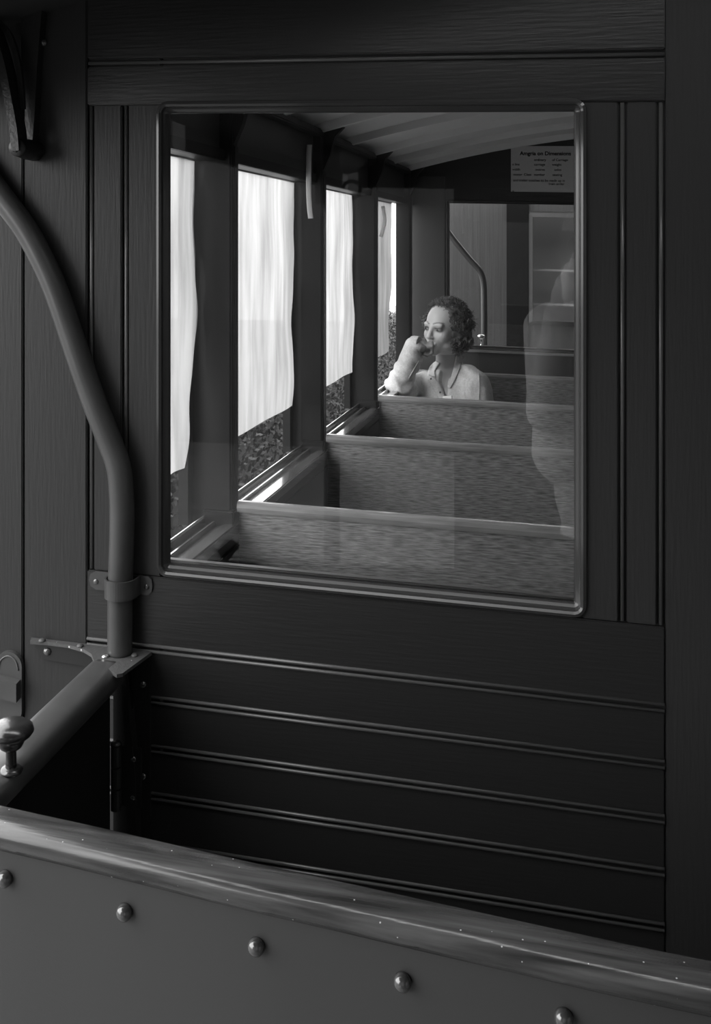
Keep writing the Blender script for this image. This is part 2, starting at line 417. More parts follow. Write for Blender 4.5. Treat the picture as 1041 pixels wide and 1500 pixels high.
# ================================================================== HANDRAIL PIPE on the wall
px = [(175.5, 958), (175.5, 930), (176, 860), (178.5, 780), (178, 728), (173.5, 684), (158, 640), (136, 583), (110, 508), (86, 437), (66, 389), (38, 337), (0, 285), (-40, 231), (-75, 180)]
pts = smoothpath([at(x, y, 1.3605) for x, y in px], 5)
t = thing('handrail', 'long curved painted pipe handrail rising up the wall left of the window', 'handrail', at(175, 958, 1.3605))
obj('pipe', tube(bmesh.new(), pts, .0178, 28), M['pipe'], t, True)
p = at(177, 860, 1.3605)
b = bmesh.new()
ringn = 20
lo, hi = p.z-.0135, p.z+.0135
arc = [(p.x+.0205*math.cos(a), p.y-.0205*math.sin(a)) for a in np.linspace(0, math.pi, ringn)]
arc = [(p.x+.0205, W-.003)]+arc+[(p.x-.0205, W-.003)]
arc2 = [(p.x+(x-p.x)*1.13, p.y+(y-p.y)*1.13 if y < W-.01 else W-.0003) for x, y in arc]
for i in range(len(arc)-1):
    q = [bm_ for bm_ in ()]
    prism(b, [(arc[i][0], arc[i][1], lo), (arc[i+1][0], arc[i+1][1], lo), (arc2[i+1][0], arc2[i+1][1], lo), (arc2[i][0], arc2[i][1], lo)], (0, 0, hi-lo))
bmesh.ops.remove_doubles(b, verts=b.verts, dist=.0001)
obj('clamp_strap', b, M['pipe'], t, False)
for sx in (-1, 1):
    b = bmesh.new(); c = [(p.x+sx*(.019+dx), 0, p.z+dz) for dx, dz in ((0, -.0135), (.016, -.0135), (.021, -.009), (.0225, 0), (.021, .009), (.016, .0135), (0, .0135)) for dx in [dx*(1.75 if sx < 0 else 1)]]
    prism(b, [(x, W-.0035, z) for x, _, z in c], (0, .0033, 0)); e = obj('clamp_ear', b, M['pipe'], t)
    obj('screw', dome(bmesh.new(), (p.x+(-.047 if sx < 0 else .033), W-.0035, p.z-.002), (0, -1, 0), .0042, .002), M['rivet'], e, True)
# ================================================================== CAST PLATE, GATE, HINGE
RZ = .892
t = thing('corner_bracket', 'cast triangular bracket plate joining the side gate rail to the wall', 'bracket', (-.65, 1.37, RZ))
b = bmesh.new()
poly = [(-.797, W-.001), (-.604, W-.001), (-.605, W-.010), (-.613, 1.30), (-.619, 1.294), (-.640, 1.31), (-.668, 1.325), (-.684, 1.348), (-.702, 1.360), (-.732, 1.369), (-.765, W-.010), (-.792, W-.013)]
prism(b, [(x, y, RZ-.002) for x, y in poly], (0, 0, .005)); obj('shelf_plate', b, M['plate'], t)
b = bmesh.new(); prism(b, [(x, W-.004, z) for x, z in ((-.792, RZ-.002), (-.70, RZ-.002), (-.692, RZ-.030), (-.778, RZ-.026))], (0, .0035, 0))
obj('wall_web', b, M['gate'], t)
for x, y in ((-.775, W-.009), (-.712, W-.012), (-.660, 1.343), (-.622, 1.358)):
    obj('bolt_head', dome(bmesh.new(), (x, y, RZ+.003), (0, 0, 1), .0055, .004, 8), M['metal'] if x == -.660 else M['plate'], t, True)
obj('bolt', dome(bmesh.new(), (-.769, W-.004, RZ-.014), (0, -1, 0), .0065, .005, 8), M['rivet'], t, True)
# gate
t = thing('side_gate', 'dark sheet gate with a rounded handrail closing the left side', 'gate', (-.645, 1.1, .3))
prof = []
for k in range(20):
    a = 2*math.pi*k/20; c, s_ = math.cos(a), math.sin(a)
    prof.append((.0265*math.copysign(abs(c)**.62, c), -.017+.018*math.copysign(abs(s_)**.62, s_)))
b = strip(bmesh.new(), [(-.652, 1.332, RZ+.003), (-.652, 1.325, RZ+.003), (-.650, 1.2, RZ), (-.646, 1.1, RZ), (-.643, 1.0, RZ)], prof)
obj('gate_rail', b, M['pipe'], t, True)
obj('gate_sheet', B(-.664, -.660, 1.0, 1.358, .15, RZ-.03), M['gate'], t)
obj('rubbing_strip', B(-.653, -.648, 1.0, 1.30, .60, .625, bev=.001), M['gate'], t)
# hinge + angle iron on the wall
t = thing('angle_iron', 'tapered dark angle iron with bolts on the wall beside the gate hinge', 'iron', (-.62, W, .6))
b = bmesh.new(); prism(b, [(x, W-.006, z) for x, z in ((-.642, RZ-.004), (-.606, RZ-.004), (-.604, .40), (-.650, .40), (-.650, .60))], (0, .0055, 0))
prism(b, [(x, W-.004, z) for x, z in ((-.642, RZ-.004), (-.638, RZ-.004), (-.620, .72), (-.616, .40), (-.620, .40))], (0, -.02, 0))
obj('web', b, M['gate'], t)
for x, y in ((212, 1000), (212, 1134)):
    q = at(x, y, W); obj('bolt', dome(bmesh.new(), (q.x, W-.006, q.z), (0, -1, 0), .0052, .004, 8), M['rivet'], t, True)
obj('hinge_stile', B(-.659, -.630, 1.366, 1.372, .40, RZ-.006), mat('stile_paint', .008, .6, spec=.15), t)
t = thing('gate_hinge', 'black iron gate hinge with three knuckles', 'hinge', at(175, 1190, 1.36))
h0, h1 = at(170, 1188, 1.35).z, at(170, 1092, 1.35).z
hx = at(169, 1100, 1.35).x
for i in range(3):
    a = h0+(h1-h0)*i/3; obj('knuckle', tube(bmesh.new(), [(hx, 1.352, a+.001), (hx, 1.352, a+(h1-h0)/3-.001)], .0075, 14), M['iron'], t)
obj('leaf_plate', B(hx+.004, hx+.036, 1.358, 1.362, h0+.004, h1-.004, bev=.001), M['gate'], t)
obj('pin_head', dome(bmesh.new(), (hx, 1.352, h1), (0, 0, 1), .0085, .006), M['iron'], t, True)
for f in (.2, .78): obj('screw', dome(bmesh.new(), (hx+.024, 1.358, h0+(h1-h0)*f), (0, -1, 0), .0045, .003), M['rivet'], t, True)
# knob on the gate rail
kb = Vector((-.6245, 1.037, RZ+.001))
t = thing('latch_knob', 'worn metal mushroom knob standing on the gate rail', 'knob', kb)
obj('washer', lathe(bmesh.new(), kb-Vector((0, 0, .003)), (0, 0, 1), [(.012, 0), (.013, .003), (.010, .006), (.006, .007)]), M['brass'], t, True)
obj('stem', lathe(bmesh.new(), kb, (0, 0, 1), [(.0065, 0), (.0058, .01), (.0058, .022), (.0075, .026)]), M['brass'], t, True)
obj('knob_head', lathe(bmesh.new(), kb, (0, 0, 1), [(.007, .022), (.012, .026), (.0145, .031), (.016, .035), (.0225, .039), (.0250, .043), (.0238, .048), (.018, .0525), (.010, .0548), (0, .0555)]), M['brass'], t, True)
# ================================================================== DASH (front apron) with its wooden rail
path = [(-.70, .990), (-.6, .9745), (-.50, .9655), (-.42, .9575), (-.30, .9455), (-.206, .938), (-.12, .9305), (-.03, .923), (.06, .916), (.15, .912), (.3, .908), (.5, .906), (.8, .915)]
pts = smoothpath([(x, y, RZ) for x, y in path], 4)
t = thing('platform_dash', 'riveted curved sheet-metal dash with a varnished wooden top rail in the foreground', 'dash', (-.2, .92, -.1))
prof = [(.0415, -.010), (.0405, -.005), (.037, -.0015), (.032, 0), (.004, .0005), (.001, -.001), (0, -.004), (0, -.022), (.004, -.027), (.030, -.027), (.036, -.024), (.040, -.017)]
prof = [(s_, u) for s_, u in prof]
b = strip(bmesh.new(), pts, prof)
top = obj('wooden_rail', b, M['rail'], t, True)
prof2 = [(.031, -.024), (.028, -.024), (.028, -.95), (.031, -.95)]
obj('sheet_panel', strip(bmesh.new(), pts, prof2), M['dash'], t)
def dash_y(x):
    for i in range(len(pts)-1):
        if pts[i].x <= x <= pts[i+1].x:
            u = (x-pts[i].x)/(pts[i+1].x-pts[i].x); return pts[i].y*(1-u)+pts[i+1].y*u
    return pts[-1].y
rv = [(-30, 1258), (8, 1287), (183, 1336), (376, 1386.5), (590, 1438), (826, 1491), (1085, 1548)]
for x, y in rv[1:]:
    D = .9
    for _ in range(12):
        q = at(x, y, D); D = dash_y(q.x)-.033
    q = at(x, y, D)
    obj('rivet', lathe(bmesh.new(), (q.x, D+.002, q.z), (-.08, -1, 0), [(.0082, 0), (.0082, .0035), (.0075, .0065), (.0055, .0088), (.003, .010), (0, .0105)]), M['rivet'], t, True)
# ================================================================== LAMP BRACKET at the left edge
t = thing('lamp_bracket', 'rounded steel lamp bracket with a pocket, screwed to the wall at the left edge', 'bracket', (-.83, W, .77))
c0, c1, cz0, cz1 = -.852, -.8095, .7655, .872
b = bmesh.new(); rr = rrect(c0, c1, cz0, cz1, .0205, 8); prism(b, [(x, W-.007, z) for x, z in rr], (0, .0068, 0))
obj('back_plate', b, M['pipe'], t)
b = bmesh.new(); prism(b, [(c0-.002, W-.007, .838), (c1-.002, W-.007, .833), (c1-.002, W-.019, .831), (c0-.002, W-.019, .836)], (0, 0, -.028)); obj('pocket', b, M['pipe'], t)
b = bmesh.new(); tube(b, smoothpath([(c0+.004, W-.0075, .842), (c0+.008, W-.0075, .858), (c0+.0205, W-.0075, .866), (c1-.010, W-.0075, .860), (c1-.005, W-.0075, .846)], 5), .0013, 8); obj('lip', b, M['plate'], t, True)
# ================================================================== ROOF BRACKET top left
t = thing('roof_bracket', 'black ornamental iron bracket bolted high on the wall at top left', 'bracket', (-.83, 1.35, 1.61))
def flatbar(pxs, y, w, d, nm, n=6):
    pts_ = smoothpath([at(x, yy, y) for x, yy in pxs], n)
    b_ = bmesh.new(); prof_ = [(-w/2, -d/2), (w/2, -d/2), (w/2, d/2), (-w/2, d/2)]
    strip(b_, pts_, [(v, u) for u, v in prof_][::-1], upv=(0, 1, 0)); return obj(nm, b_, M['iron'], t)
flatbar([(-30, 5), (-8, 45), (8, 95), (19, 150), (26, 190), (29, 222)], 1.335, .026, .012, 'curved_arm')
b = bmesh.new(); prism(b, [at(x, y, W-.016) for x, y in ((26, -40), (66, -40), (58, 50), (54, 100), (51, 160), (47, 215), (42, 232), (33, 232), (37, 160), (34, 100))], (0, .0155, 0)); obj('wall_leg', b, M['iron'], t)
flatbar([(-6, 30), (12, 48), (24, 80), (31, 125), (33, 160)], 1.345, .006, .008, 'scroll')
q = at(29, 217, 1.335)
obj('boss', lathe(bmesh.new(), (q.x, W-.004, q.z), (0, -1, 0), [(.0155, 0), (.0155, .02), (.013, .045), (.0125, .05), (0, .05)], 16), M['iron'], t, True)
obj('bolt', dome(bmesh.new(), (q.x-.002, W-.052, q.z), (0, -1, 0), .0085, .006, 6), M['rivet'], t)
q = at(60, 61, 1.37); obj('bolt', dome(bmesh.new(), (q.x, W-.002, q.z), (0, -1, 0), .0065, .006, 8), M['rivet'], t, True)
# ================================================================== platform canopy, floor
cn = archsheet(bmesh.new(), -.92, 2.02, 1.0, W+.04, .01, .03); box(cn, -.92, 2.02, .985, 1.0, 1.765, 1.90); box(cn, -.94, -.92, .985, W+.04, 1.70, 1.87)  # front fascia and side valance added to shade the top of the wall
tag(obj('trim_4', cn, M['roof']), kind='structure')
tag(obj('trim_5', B(-.70, 1.9, .96, W, -.12, 0), M['floor']), kind='structure')

# ================================================================== IMPLICIT-SURFACE MODELLER (bodies, clothes, hair cap)
class Field:
    def __init__(s, lo, hi, h):
        s.lo = np.array(lo, float); s.h = h
        s.n = np.ceil((np.array(hi)-s.lo)/h).astype(int)+1
        s.f = np.full(s.n, .2, np.float32)
    def region(s, lo, hi):
        a = np.clip(np.floor((np.array(lo)-s.lo)/s.h).astype(int), 0, s.n); b = np.clip(np.ceil((np.array(hi)-s.lo)/s.h).astype(int)+1, 0, s.n)
        if (b <= a).any(): return None, None
        ax = [s.lo[i]+s.h*np.arange(a[i], b[i]) for i in range(3)]
        X = np.meshgrid(*ax, indexing='ij')
        return tuple(slice(a[i], b[i]) for i in range(3)), [x.astype(np.float32) for x in X]
    def comb(s, sl, d, k, mode):
        g = s.f[sl]
        if mode == 'add':
            if k > 0:
                h = np.clip(.5+.5*(g-d)/k, 0, 1); s.f[sl] = g*(1-h)+d*h-k*h*(1-h)
            else: s.f[sl] = np.minimum(g, d)
        else:
            d = -d
            if k > 0:
                h = np.clip(.5-.5*(g-d)/k, 0, 1); s.f[sl] = g*(1-h)+d*h+k*h*(1-h)
            else: s.f[sl] = np.maximum(g, d)
    def caps(s, a, b, ra, rb, k=.01, mode='add', sq=None):
        a = np.array(a, float); b = np.array(b, float); R = max(ra, rb)+k+.03
        sl, X = s.region(np.minimum(a, b)-R, np.maximum(a, b)+R)
        if sl is None: return
        ab = b-a; L = max(ab@ab, 1e-12)
        t = np.clip(((X[0]-a[0])*ab[0]+(X[1]-a[1])*ab[1]+(X[2]-a[2])*ab[2])/L, 0, 1)
        d = np.sqrt((X[0]-a[0]-t*ab[0])**2+(X[1]-a[1]-t*ab[1])**2+(X[2]-a[2]-t*ab[2])**2)-(ra+(rb-ra)*t)
        s.comb(sl, d.astype(np.float32), k, mode)
    def ell(s, c, r, R3=None, k=.01, mode='add'):
        c = np.array(c, float); r = np.array(r, float); m = max(r)+k+.03
        sl, X = s.region(c-m, c+m)
        if sl is None: return
        P = np.stack([X[i]-c[i] for i in range(3)], -1)
        if R3 is not None: P = P @ np.array(R3, float)      # columns = local axes
        q = np.sqrt(((P/r)**2).sum(-1)); g = np.sqrt(((P/(r*r))**2).sum(-1))+1e-9
        s.comb(sl, (q*(q-1)/g).astype(np.float32), k, mode)
    def mesh(s):
        f = s.f; n = f.shape; ins = f < 0
        cnt = np.zeros((n[0]-1, n[1]-1, n[2]-1), np.uint8)
        for i in (0, 1):
            for j in (0, 1):
                for k in (0, 1): cnt += ins[i:n[0]-1+i, j:n[1]-1+j, k:n[2]-1+k]
        act = np.argwhere((cnt > 0) & (cnt < 8)); idx = -np.ones(cnt.shape, np.int64)
        idx[tuple(act.T)] = np.arange(len(act))
        acc = np.zeros((len(act), 3)); w = np.zeros(len(act))
        cor = [(i, j, k) for i in (0, 1) for j in (0, 1) for k in (0, 1)]
        for a in cor:
            for ax in range(3):
                if a[ax] == 1: continue
                c = list(a); c[ax] = 1
                fa = f[tuple((act+a).T)]; fb = f[tuple((act+c).T)]
                m = (fa < 0) != (fb < 0); t = np.where(m, fa/(np.where(m, fa-fb, 1)), 0)
                p = np.array(a, float)[None].repeat(len(act), 0); p[:, ax] += t
                acc += p*m[:, None]; w += m
        V = s.lo+s.h*(act+acc/w[:, None]); Q = []
        for ax in range(3):
            sl0 = [slice(None)]*3; sl1 = [slice(None)]*3; sl0[ax] = slice(0, -1); sl1[ax] = slice(1, None)
            a, b = ins[tuple(sl0)], ins[tuple(sl1)]
            e = np.argwhere(a != b); u, v = (ax+1) % 3, (ax+2) % 3
            e = e[(e[:, u] > 0) & (e[:, v] > 0) & (e[:, u] < n[u]-1) & (e[:, v] < n[v]-1)]
            flip = a[tuple(e.T)]
            def g(du, dv): q = e.copy(); q[:, u] -= du; q[:, v] -= dv; return idx[tuple(q.T)]
            q = np.stack([g(1, 1), g(0, 1), g(0, 0), g(1, 0)], 1); q[~flip] = q[~flip][:, ::-1]
            Q.append(q)
        return V, np.concatenate(Q)
def relax(V, Q, it=1, lam=.5):
    for _ in range(it):
        acc = np.zeros_like(V); c = np.zeros(len(V))
        for i in range(4):
            a, b = Q[:, i], Q[:, (i+1) % 4]
            np.add.at(acc, a, V[b]); np.add.at(c, a, 1)
        V = V+lam*(acc/np.maximum(c, 1)[:, None]-V)
    return V
def paint(o, fn):
    """colour attribute on skin (lips, brows, painted shade): fn(world coords Nx3)->N greys"""
    me = o.data; v = np.zeros(len(me.vertices)*3, np.float32); me.vertices.foreach_get('co', v); v = v.reshape(-1, 3)
    g = fn(v).astype(np.float32); a = me.color_attributes.new('tone', 'FLOAT_COLOR', 'POINT')
    c = np.stack([g, g, g, np.ones_like(g)], 1).ravel(); a.data.foreach_set('color', c)
def tone_mat(name, rough):
    m = mat(name, .5, rough); nt = m.node_tree; a = nt.nodes.new('ShaderNodeAttribute'); a.attribute_name = 'tone'
    nt.links.new(a.outputs['Color'], nt.nodes['Principled BSDF'].inputs['Base Color'])
    nt.nodes['Principled BSDF'].inputs['Subsurface Weight'].default_value = .08
    nt.nodes['Principled BSDF'].inputs['Subsurface Radius'].default_value = (.006, .006, .006)
    return m
M['skin_t'] = tone_mat('skin_tones_shaded', .42)
def frame(fx, roll=0, pitch=0):
    """head/torso axes as columns: right(+x of figure = her left), forward, up"""
    f = Vector((math.sin(fx), -math.cos(fx), 0)); up = Vector((0, 0, 1)); r = f.cross(up)   # r = figure's right
    l = -r
    f2 = (f*math.cos(pitch)+up*math.sin(pitch)); up2 = (up*math.cos(pitch)-f*math.sin(pitch))
    l2 = l*math.cos(roll)+up2*math.sin(roll); up3 = up2*math.cos(roll)-l*math.sin(roll)
    return l2, f2, up3
def head(F_, c, L, Fw, U, k=.008):
    """adult head about c (centre between the ears at eye height), returns P(l,f,u)"""
    R3 = np.array([L, Fw, U]).T
    P = lambda l, f, u: np.array(c+L*l+Fw*f+U*u)
    F_.ell(P(0, -.012, .024), (.073, .092, .079), R3, k)
    F_.ell(P(0, .012, -.030), (.058, .070, .082), R3, .02)
    F_.ell(P(0, .048, -.062), (.036, .034, .040), R3, .02)
    F_.ell(P(0, .066, -.102), (.017, .016, .014), R3, .014)
    for s in (-1, 1):
        F_.ell(P(s*.038, .052, -.030), (.022, .022, .026), R3, .015)
        F_.ell(P(s*.048, .012, -.076), (.018, .038, .022), R3, .02)
        F_.ell(P(s*.032, .090, .000), (.0165, .016, .0115), R3, .010, 'sub')
        F_.ell(P(s*.032, .0690, -.001), (.0155, .0125, .0125), R3, .003)
        F_.caps(P(s*.014, .080, .017), P(s*.044, .071, .018), .0055, .0045, .016)
        F_.caps(P(s*.020, .0815, .0035), P(s*.044, .0765, .0030), .0030, .0026, .003)
        F_.ell(P(s*.076, -.006, -.012), (.007, .017, .030), R3, .004)
        F_.ell(P(s*.0095, .0905, -.037), (.0065, .008, .0062), R3, .005)
    F_.caps(P(0, .079, .008), P(0, .098, -.028), .0075, .0088, .010)
    F_.ell(P(0, .1005, -.033), (.0095, .0085, .0075), R3, .005)
    F_.caps(P(-.019, .083, -.0645), P(.019, .083, -.0645), .0045, .0045, .004)
    F_.ell(P(0, .0895, -.061), (.015, .0065, .0045), R3, .003)
    F_.ell(P(0, .0885, -.071), (.014, .007, .0055), R3, .003)
    F_.caps(P(-.019, .0965, -.0655), P(.019, .0965, -.0655), .0014, .0014, .0015, 'sub')
    return P
def fist(F_, w, dirv, palmn, sidev, sc_=1.0, curl=1.35, k=.0035):
    """closed hand: w wrist, dirv along the hand, palmn towards the palm, sidev towards the thumb"""
    d, p, s = [Vector(v).normalized() for v in (dirv, palmn, sidev)]
    w = Vector(w)
    F_.caps(w, w+d*.035*sc_, .024*sc_, .027*sc_, .012)
    a0, cl = (.35, (.55, .75, .55)) if curl < 1.3 else (.80, (.75, 1.15, .95))
    if curl >= 1.3: F_.caps(w+d*.045*sc_+p*.012, w+d*.062*sc_+p*.022*sc_, .020*sc_, .017*sc_, .006)
    for q, (off, ln, rr) in enumerate(((.028, 1.0, .0093), (.0095, 1.08, .0096), (-.009, 1.0, .0092), (-.0265, .82, .0082))):
        base = w+d*(.030*sc_)+s*off*.6*sc_; kn = w+d*.078*sc_+s*off*sc_-p*.004
        F_.caps(base, kn, .013*sc_, .0105*sc_, .008)
        a = kn; ang = a0-.4
        for seg, l in enumerate((.038, .025, .019)):
            ang2 = ang+(cl[seg] if curl >= 1.3 else curl*cl[seg]*.8)+(.4 if seg == 0 else 0)
            dd = d*math.cos(ang2)+p*math.sin(ang2); b_ = a+dd*l*ln*sc_
            F_.caps(a, b_, rr*sc_, rr*.93*sc_, k if q else .002); a = b_; ang = ang2
    if curl >= 1.3:
        t1 = w+d*.040*sc_+s*.030*sc_+p*.018*sc_; t2 = t1+(d*.75+p*.55-s*.15).normalized()*.030*sc_; t3 = t2+(d*.3+p*.5-s*.8).normalized()*.022*sc_
    else:
        t1 = w+d*.041*sc_+s*.039*sc_+p*.027*sc_; t2 = t1+(d*.85-s*.1+p*.45).normalized()*.030*sc_; t3 = t2+(d*.6-s*.55+p*.35).normalized()*.024*sc_
    F_.caps(w+d*.005*sc_+s*.012, t1, .014*sc_, .0125*sc_, .008); F_.caps(t1, t2, .0115*sc_, .0105*sc_, k); F_.caps(t2, t3, .0105*sc_, .009*sc_, k)

# ------------------------------------------------------------------ THE WOMAN
A3 = lambda x, y, D: at(x, y, D)
WL, WF, WU = frame(-math.radians(33), roll=math.radians(-3), pitch=math.radians(-3))
hc = A3(650.5, 474, 4.27)
h = .0032
BF = Field((-.79, 3.70, -.01), (-.10, 4.60, 1.30), h)
P = head(BF, hc, WL, WF, WU)
chestL = A3(697, 562, 4.21); chestR = A3(621, 560, 4.37)          # shoulder joints
neck0 = A3(657, 540, 4.34); mid = (chestL+chestR)/2
BF.caps(P(0, -.020, -.050), neck0, .050, .054, .02)
BF.caps(neck0, neck0+Vector((.01, .02, -.06)), .056, .07, .03)
TL, TF, TU = frame(-math.radians(28), roll=0, pitch=0)
T3 = np.array([TL, TF, TU]).T
pel = Vector((-.44, 4.30, .545))
BF.caps(mid+(chestL-mid)*.75, mid+(chestR-mid)*.75, .050, .050, .03)
ch = mid+Vector((0, .0, -.12)); BF.ell(ch, (.145, .10, .16), T3, .04)
BF.ell(ch+TF*.055+TL*.06+Vector((0, 0, -.02)), (.06, .05, .06), T3, .03); BF.ell(ch+TF*.055-TL*.06+Vector((0, 0, -.02)), (.06, .05, .06), T3, .03)
BF.ell((ch+pel)/2, (.12, .09, .15), T3, .05); BF.ell(pel, (.16, .12, .10), T3, .05)
elL = A3(722, 640, 4.16); wrL = Vector((-.33, 3.98, .62))
BF.caps(chestL, elL, .042, .036, .02); BF.caps(elL, wrL, .036, .024, .015)
fist(BF, wrL, Vector((-.7, -.4, -.2)), Vector((0, 0, -1)), Vector((-.3, -.9, 0)), .95, .5)
elR = A3(584, 560, 4.20); wrR = A3(609, 504, 4.125)
AF = Field((-.79, 3.70, -.01), (-.10, 4.60, 1.30), h)
BF.caps(chestR, elR, .042, .036, .02); AF.caps(elR, wrR, .036, .023, .012)
mouth = Vector(P(-.008, .104, -.070))
hd = (mouth-wrR); 
fist(AF, wrR, Vector((.72, .10, .10)), Vector((-.05, .25, -1)), Vector((-.2, .95, .25)), .84, 1.45)
BF.f = np.minimum(BF.f, AF.f); del AF
BF.caps(neck0+Vector((.01, .02, -.02)), chestL*.75+neck0*.25+Vector((0, .01, .03)), .045, .034, .03)
for s_, kx in ((-1, -.09), (1, .09)):
    hip = pel+TL*kx+Vector((0, 0, -.01)); kn = Vector((hip.x+(-.03 if kx < 0 else .02), 3.87, .50)); an = Vector((kn.x, 3.90, .09))
    BF.caps(hip, kn, .075, .052, .03); BF.caps(kn, an, .050, .034, .02); BF.caps(an+Vector((0, .02, -.03)), an+Vector((0, -.085, -.055)), .03, .022, .015)
V, Q = BF.mesh(); V = relax(V, Q, 1, .4)
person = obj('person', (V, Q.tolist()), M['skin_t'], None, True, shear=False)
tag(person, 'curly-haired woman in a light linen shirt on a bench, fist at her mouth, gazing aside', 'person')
R3h = np.array([WL, WF, WU])
def skin_tone_shaded(v):
    q = (v-np.array(hc)) @ R3h.T; g = np.full(len(v), .66); g[(v[:, 2] < hc.z-.118)] = .40; hv = v-np.array(wrR+Vector((.045, 0, 0))); g[((hv**2).sum(1) < .062**2) & (v[:, 1] < 4.184)] = .30; g[:] = g*(1-.12*np.clip((q[:, 0]-.03)/.03, 0, 1))  # painted shade: below the chin, the fist and her left cheek
    def blob(c, r, val):
        d = ((q-np.array(c))/np.array(r)); m = np.clip(1.35-np.sqrt((d**2).sum(1)), 0, 1); m = np.clip(m*2.2, 0, 1)
        g[:] = g*(1-m)+val*m
    for s in (-1, 1):
        for i in range(6):
            u = i/5; blob((s*(.013+.034*u), .085-.012*u, .0215+.0060*math.sin(u*2.6)), (.0045, .02, .0026-.0008*u), .26)
        blob((s*.032, .086, .000), (.019, .02, .013), .40); blob((s*.032, .086, .0045), (.016, .02, .0030), .06); blob((s*.032, .086, -.0075), (.012, .02, .0018), .2)  # eye hollows darkened with painted shade, then the lash lines
        blob((s*.008, .105, -.0425), (.004, .012, .0025), .10)  # nostril shade painted in
    blob((0, .095, -.061), (.018, .02, .0038), .27); blob((0, .095, -.0705), (.016, .02, .0048), .30); blob((0, .095, -.0655), (.020, .02, .0014), .08)
    return g
paint(person, skin_tone_shaded)
for s in (-1, 1):
    e = Vector(P(s*.032, .0712, -.001))
    ey = obj('eye', dome(bmesh.new(), e, WF, .0105, .0112, 16, 8), M['white_eye'], person, True, shear=False)
    g_ = (WF*.93-WL*.34).normalized(); obj('iris', dome(bmesh.new(), e+g_*.0096, g_, .0066, .0018, 12, 4), M['black'], ey, True, shear=False)
# shirt : torso and sleeves, open at the neck in a V
SF = Field((-.80, 3.9, .48), (-.12, 4.56, 1.17), .003)
SF.caps(neck0+Vector((.003, .012, -.040)), neck0+Vector((0, .02, -.05)), .062, .07, .02)
SF.caps(mid+(chestL-mid)*.85, mid+(chestR-mid)*.9, .060, .060, .03)
SF.ell(ch, (.160, .118, .18), T3, .05)
SF.ell(ch+TF*.062+TL*.065+Vector((0, 0, -.02)), (.068, .055, .07), T3, .03); SF.ell(ch+TF*.062-TL*.065+Vector((0, 0, -.02)), (.068, .055, .07), T3, .03)
SF.ell((ch+pel)/2, (.145, .12, .17), T3, .05)
SF.caps(neck0+Vector((.01, .02, -.02)), chestL*.75+neck0*.25+Vector((0, .01, .03)), .052, .042, .03)
SF.caps(chestL, elL+Vector((0, 0, -.02)), .058, .054, .025); SF.caps(chestL+Vector((0, 0, .0)), chestL+Vector((.008, 0, -.02)), .060, .058, .01)
SF.caps(chestR, elR, .056, .058, .02)
foreU = (wrR-elR)
SF.caps(elR+Vector((-.002, -.012, .004)), wrR+Vector((0, -.004, 0)), .054, .041, .012)
SF.caps(elR+foreU*.6, wrR+foreU*.04+Vector((-.004, -.002, .0)), .047, .040, .01)
SF.caps(elR+Vector((.012, -.022, -.008)), elR+Vector((.035, .0, -.012)), .044, .044, .01)
sl, X = SF.region(wrR-Vector((.12, .12, .12)), wrR+Vector((.16, .12, .12)))
cc_ = A3(616, 498, 4.13); nn_ = Vector((.86, -.15, .12)).normalized()
dd_ = (X[0]-cc_.x)*nn_.x+(X[1]-cc_.y)*nn_.y+(X[2]-cc_.z)*nn_.z; rrr = np.sqrt((X[0]-cc_.x)**2+(X[1]-cc_.y)**2+(X[2]-cc_.z)**2)-.075
SF.f[sl] = np.maximum(SF.f[sl], -np.maximum(-dd_, rrr).astype(np.float32))
# V opening: subtract a wedge in front of the neck
sl, X = SF.region(SF.lo, SF.lo+SF.h*SF.n)
pv = A3(652, 580, 4.18)          # bottom of the V
g3 = np.stack(X, -1)-np.array(pv); lx = g3 @ np.array(TL); fz = g3 @ np.array(TF); uz = g3[..., 2]
pn = A3(653, 532, 4.265)-pv; cs, fs = pn.dot(TL)/pn.z, pn.dot(TF)/pn.z
vee = np.maximum(np.abs(lx-cs*uz)-(.006+.27*np.clip(uz, 0, .4)), -(fz-fs*uz+.10)).astype(np.float32); vee = np.maximum(np.maximum(vee, -uz), np.maximum(uz-.175, fz-fs*uz-.075)).astype(np.float32)
SF.f = np.maximum(SF.f, -vee)
# folds
gx, gy, gz_ = X
near_arm = np.exp(-((gx-elR.x)**2+(gy-elR.y)**2+(gz_-elR.z)**2)/.02)
ax = np.array(foreU.normalized()); along = (gx-elR.x)*ax[0]+(gy-elR.y)*ax[1]+(gz_-elR.z)*ax[2]
SF.f += (.0038*np.sin(gx*55+gz_*40+3*np.sin(gz_*25))*np.sin(gz_*23+gx*31+gy*17)).astype(np.float32)
SF.f += (near_arm*.0042*np.sin(along*95+2.4*np.sin(gx*38+gy*25))).astype(np.float32)
d_seam = np.abs(((gx-chestL.x)*TL.x+(gy-chestL.y)*TL.y)+.012-(.09*(chestL.z-gz_))); m_seam = np.exp(-(d_seam/.003)**2)*(gz_ < chestL.z+.03)*(gx > mid.x)
SF.f += (m_seam*.0035).astype(np.float32)
del gx, gy, gz_, near_arm, along, g3, lx, fz, uz, vee, d_seam, m_seam, X
V, Q = SF.mesh(); V = relax(V, Q, 1, .5)
shirt = obj('shirt', (V, Q.tolist()), M['shirt'], person, True, shear=False)
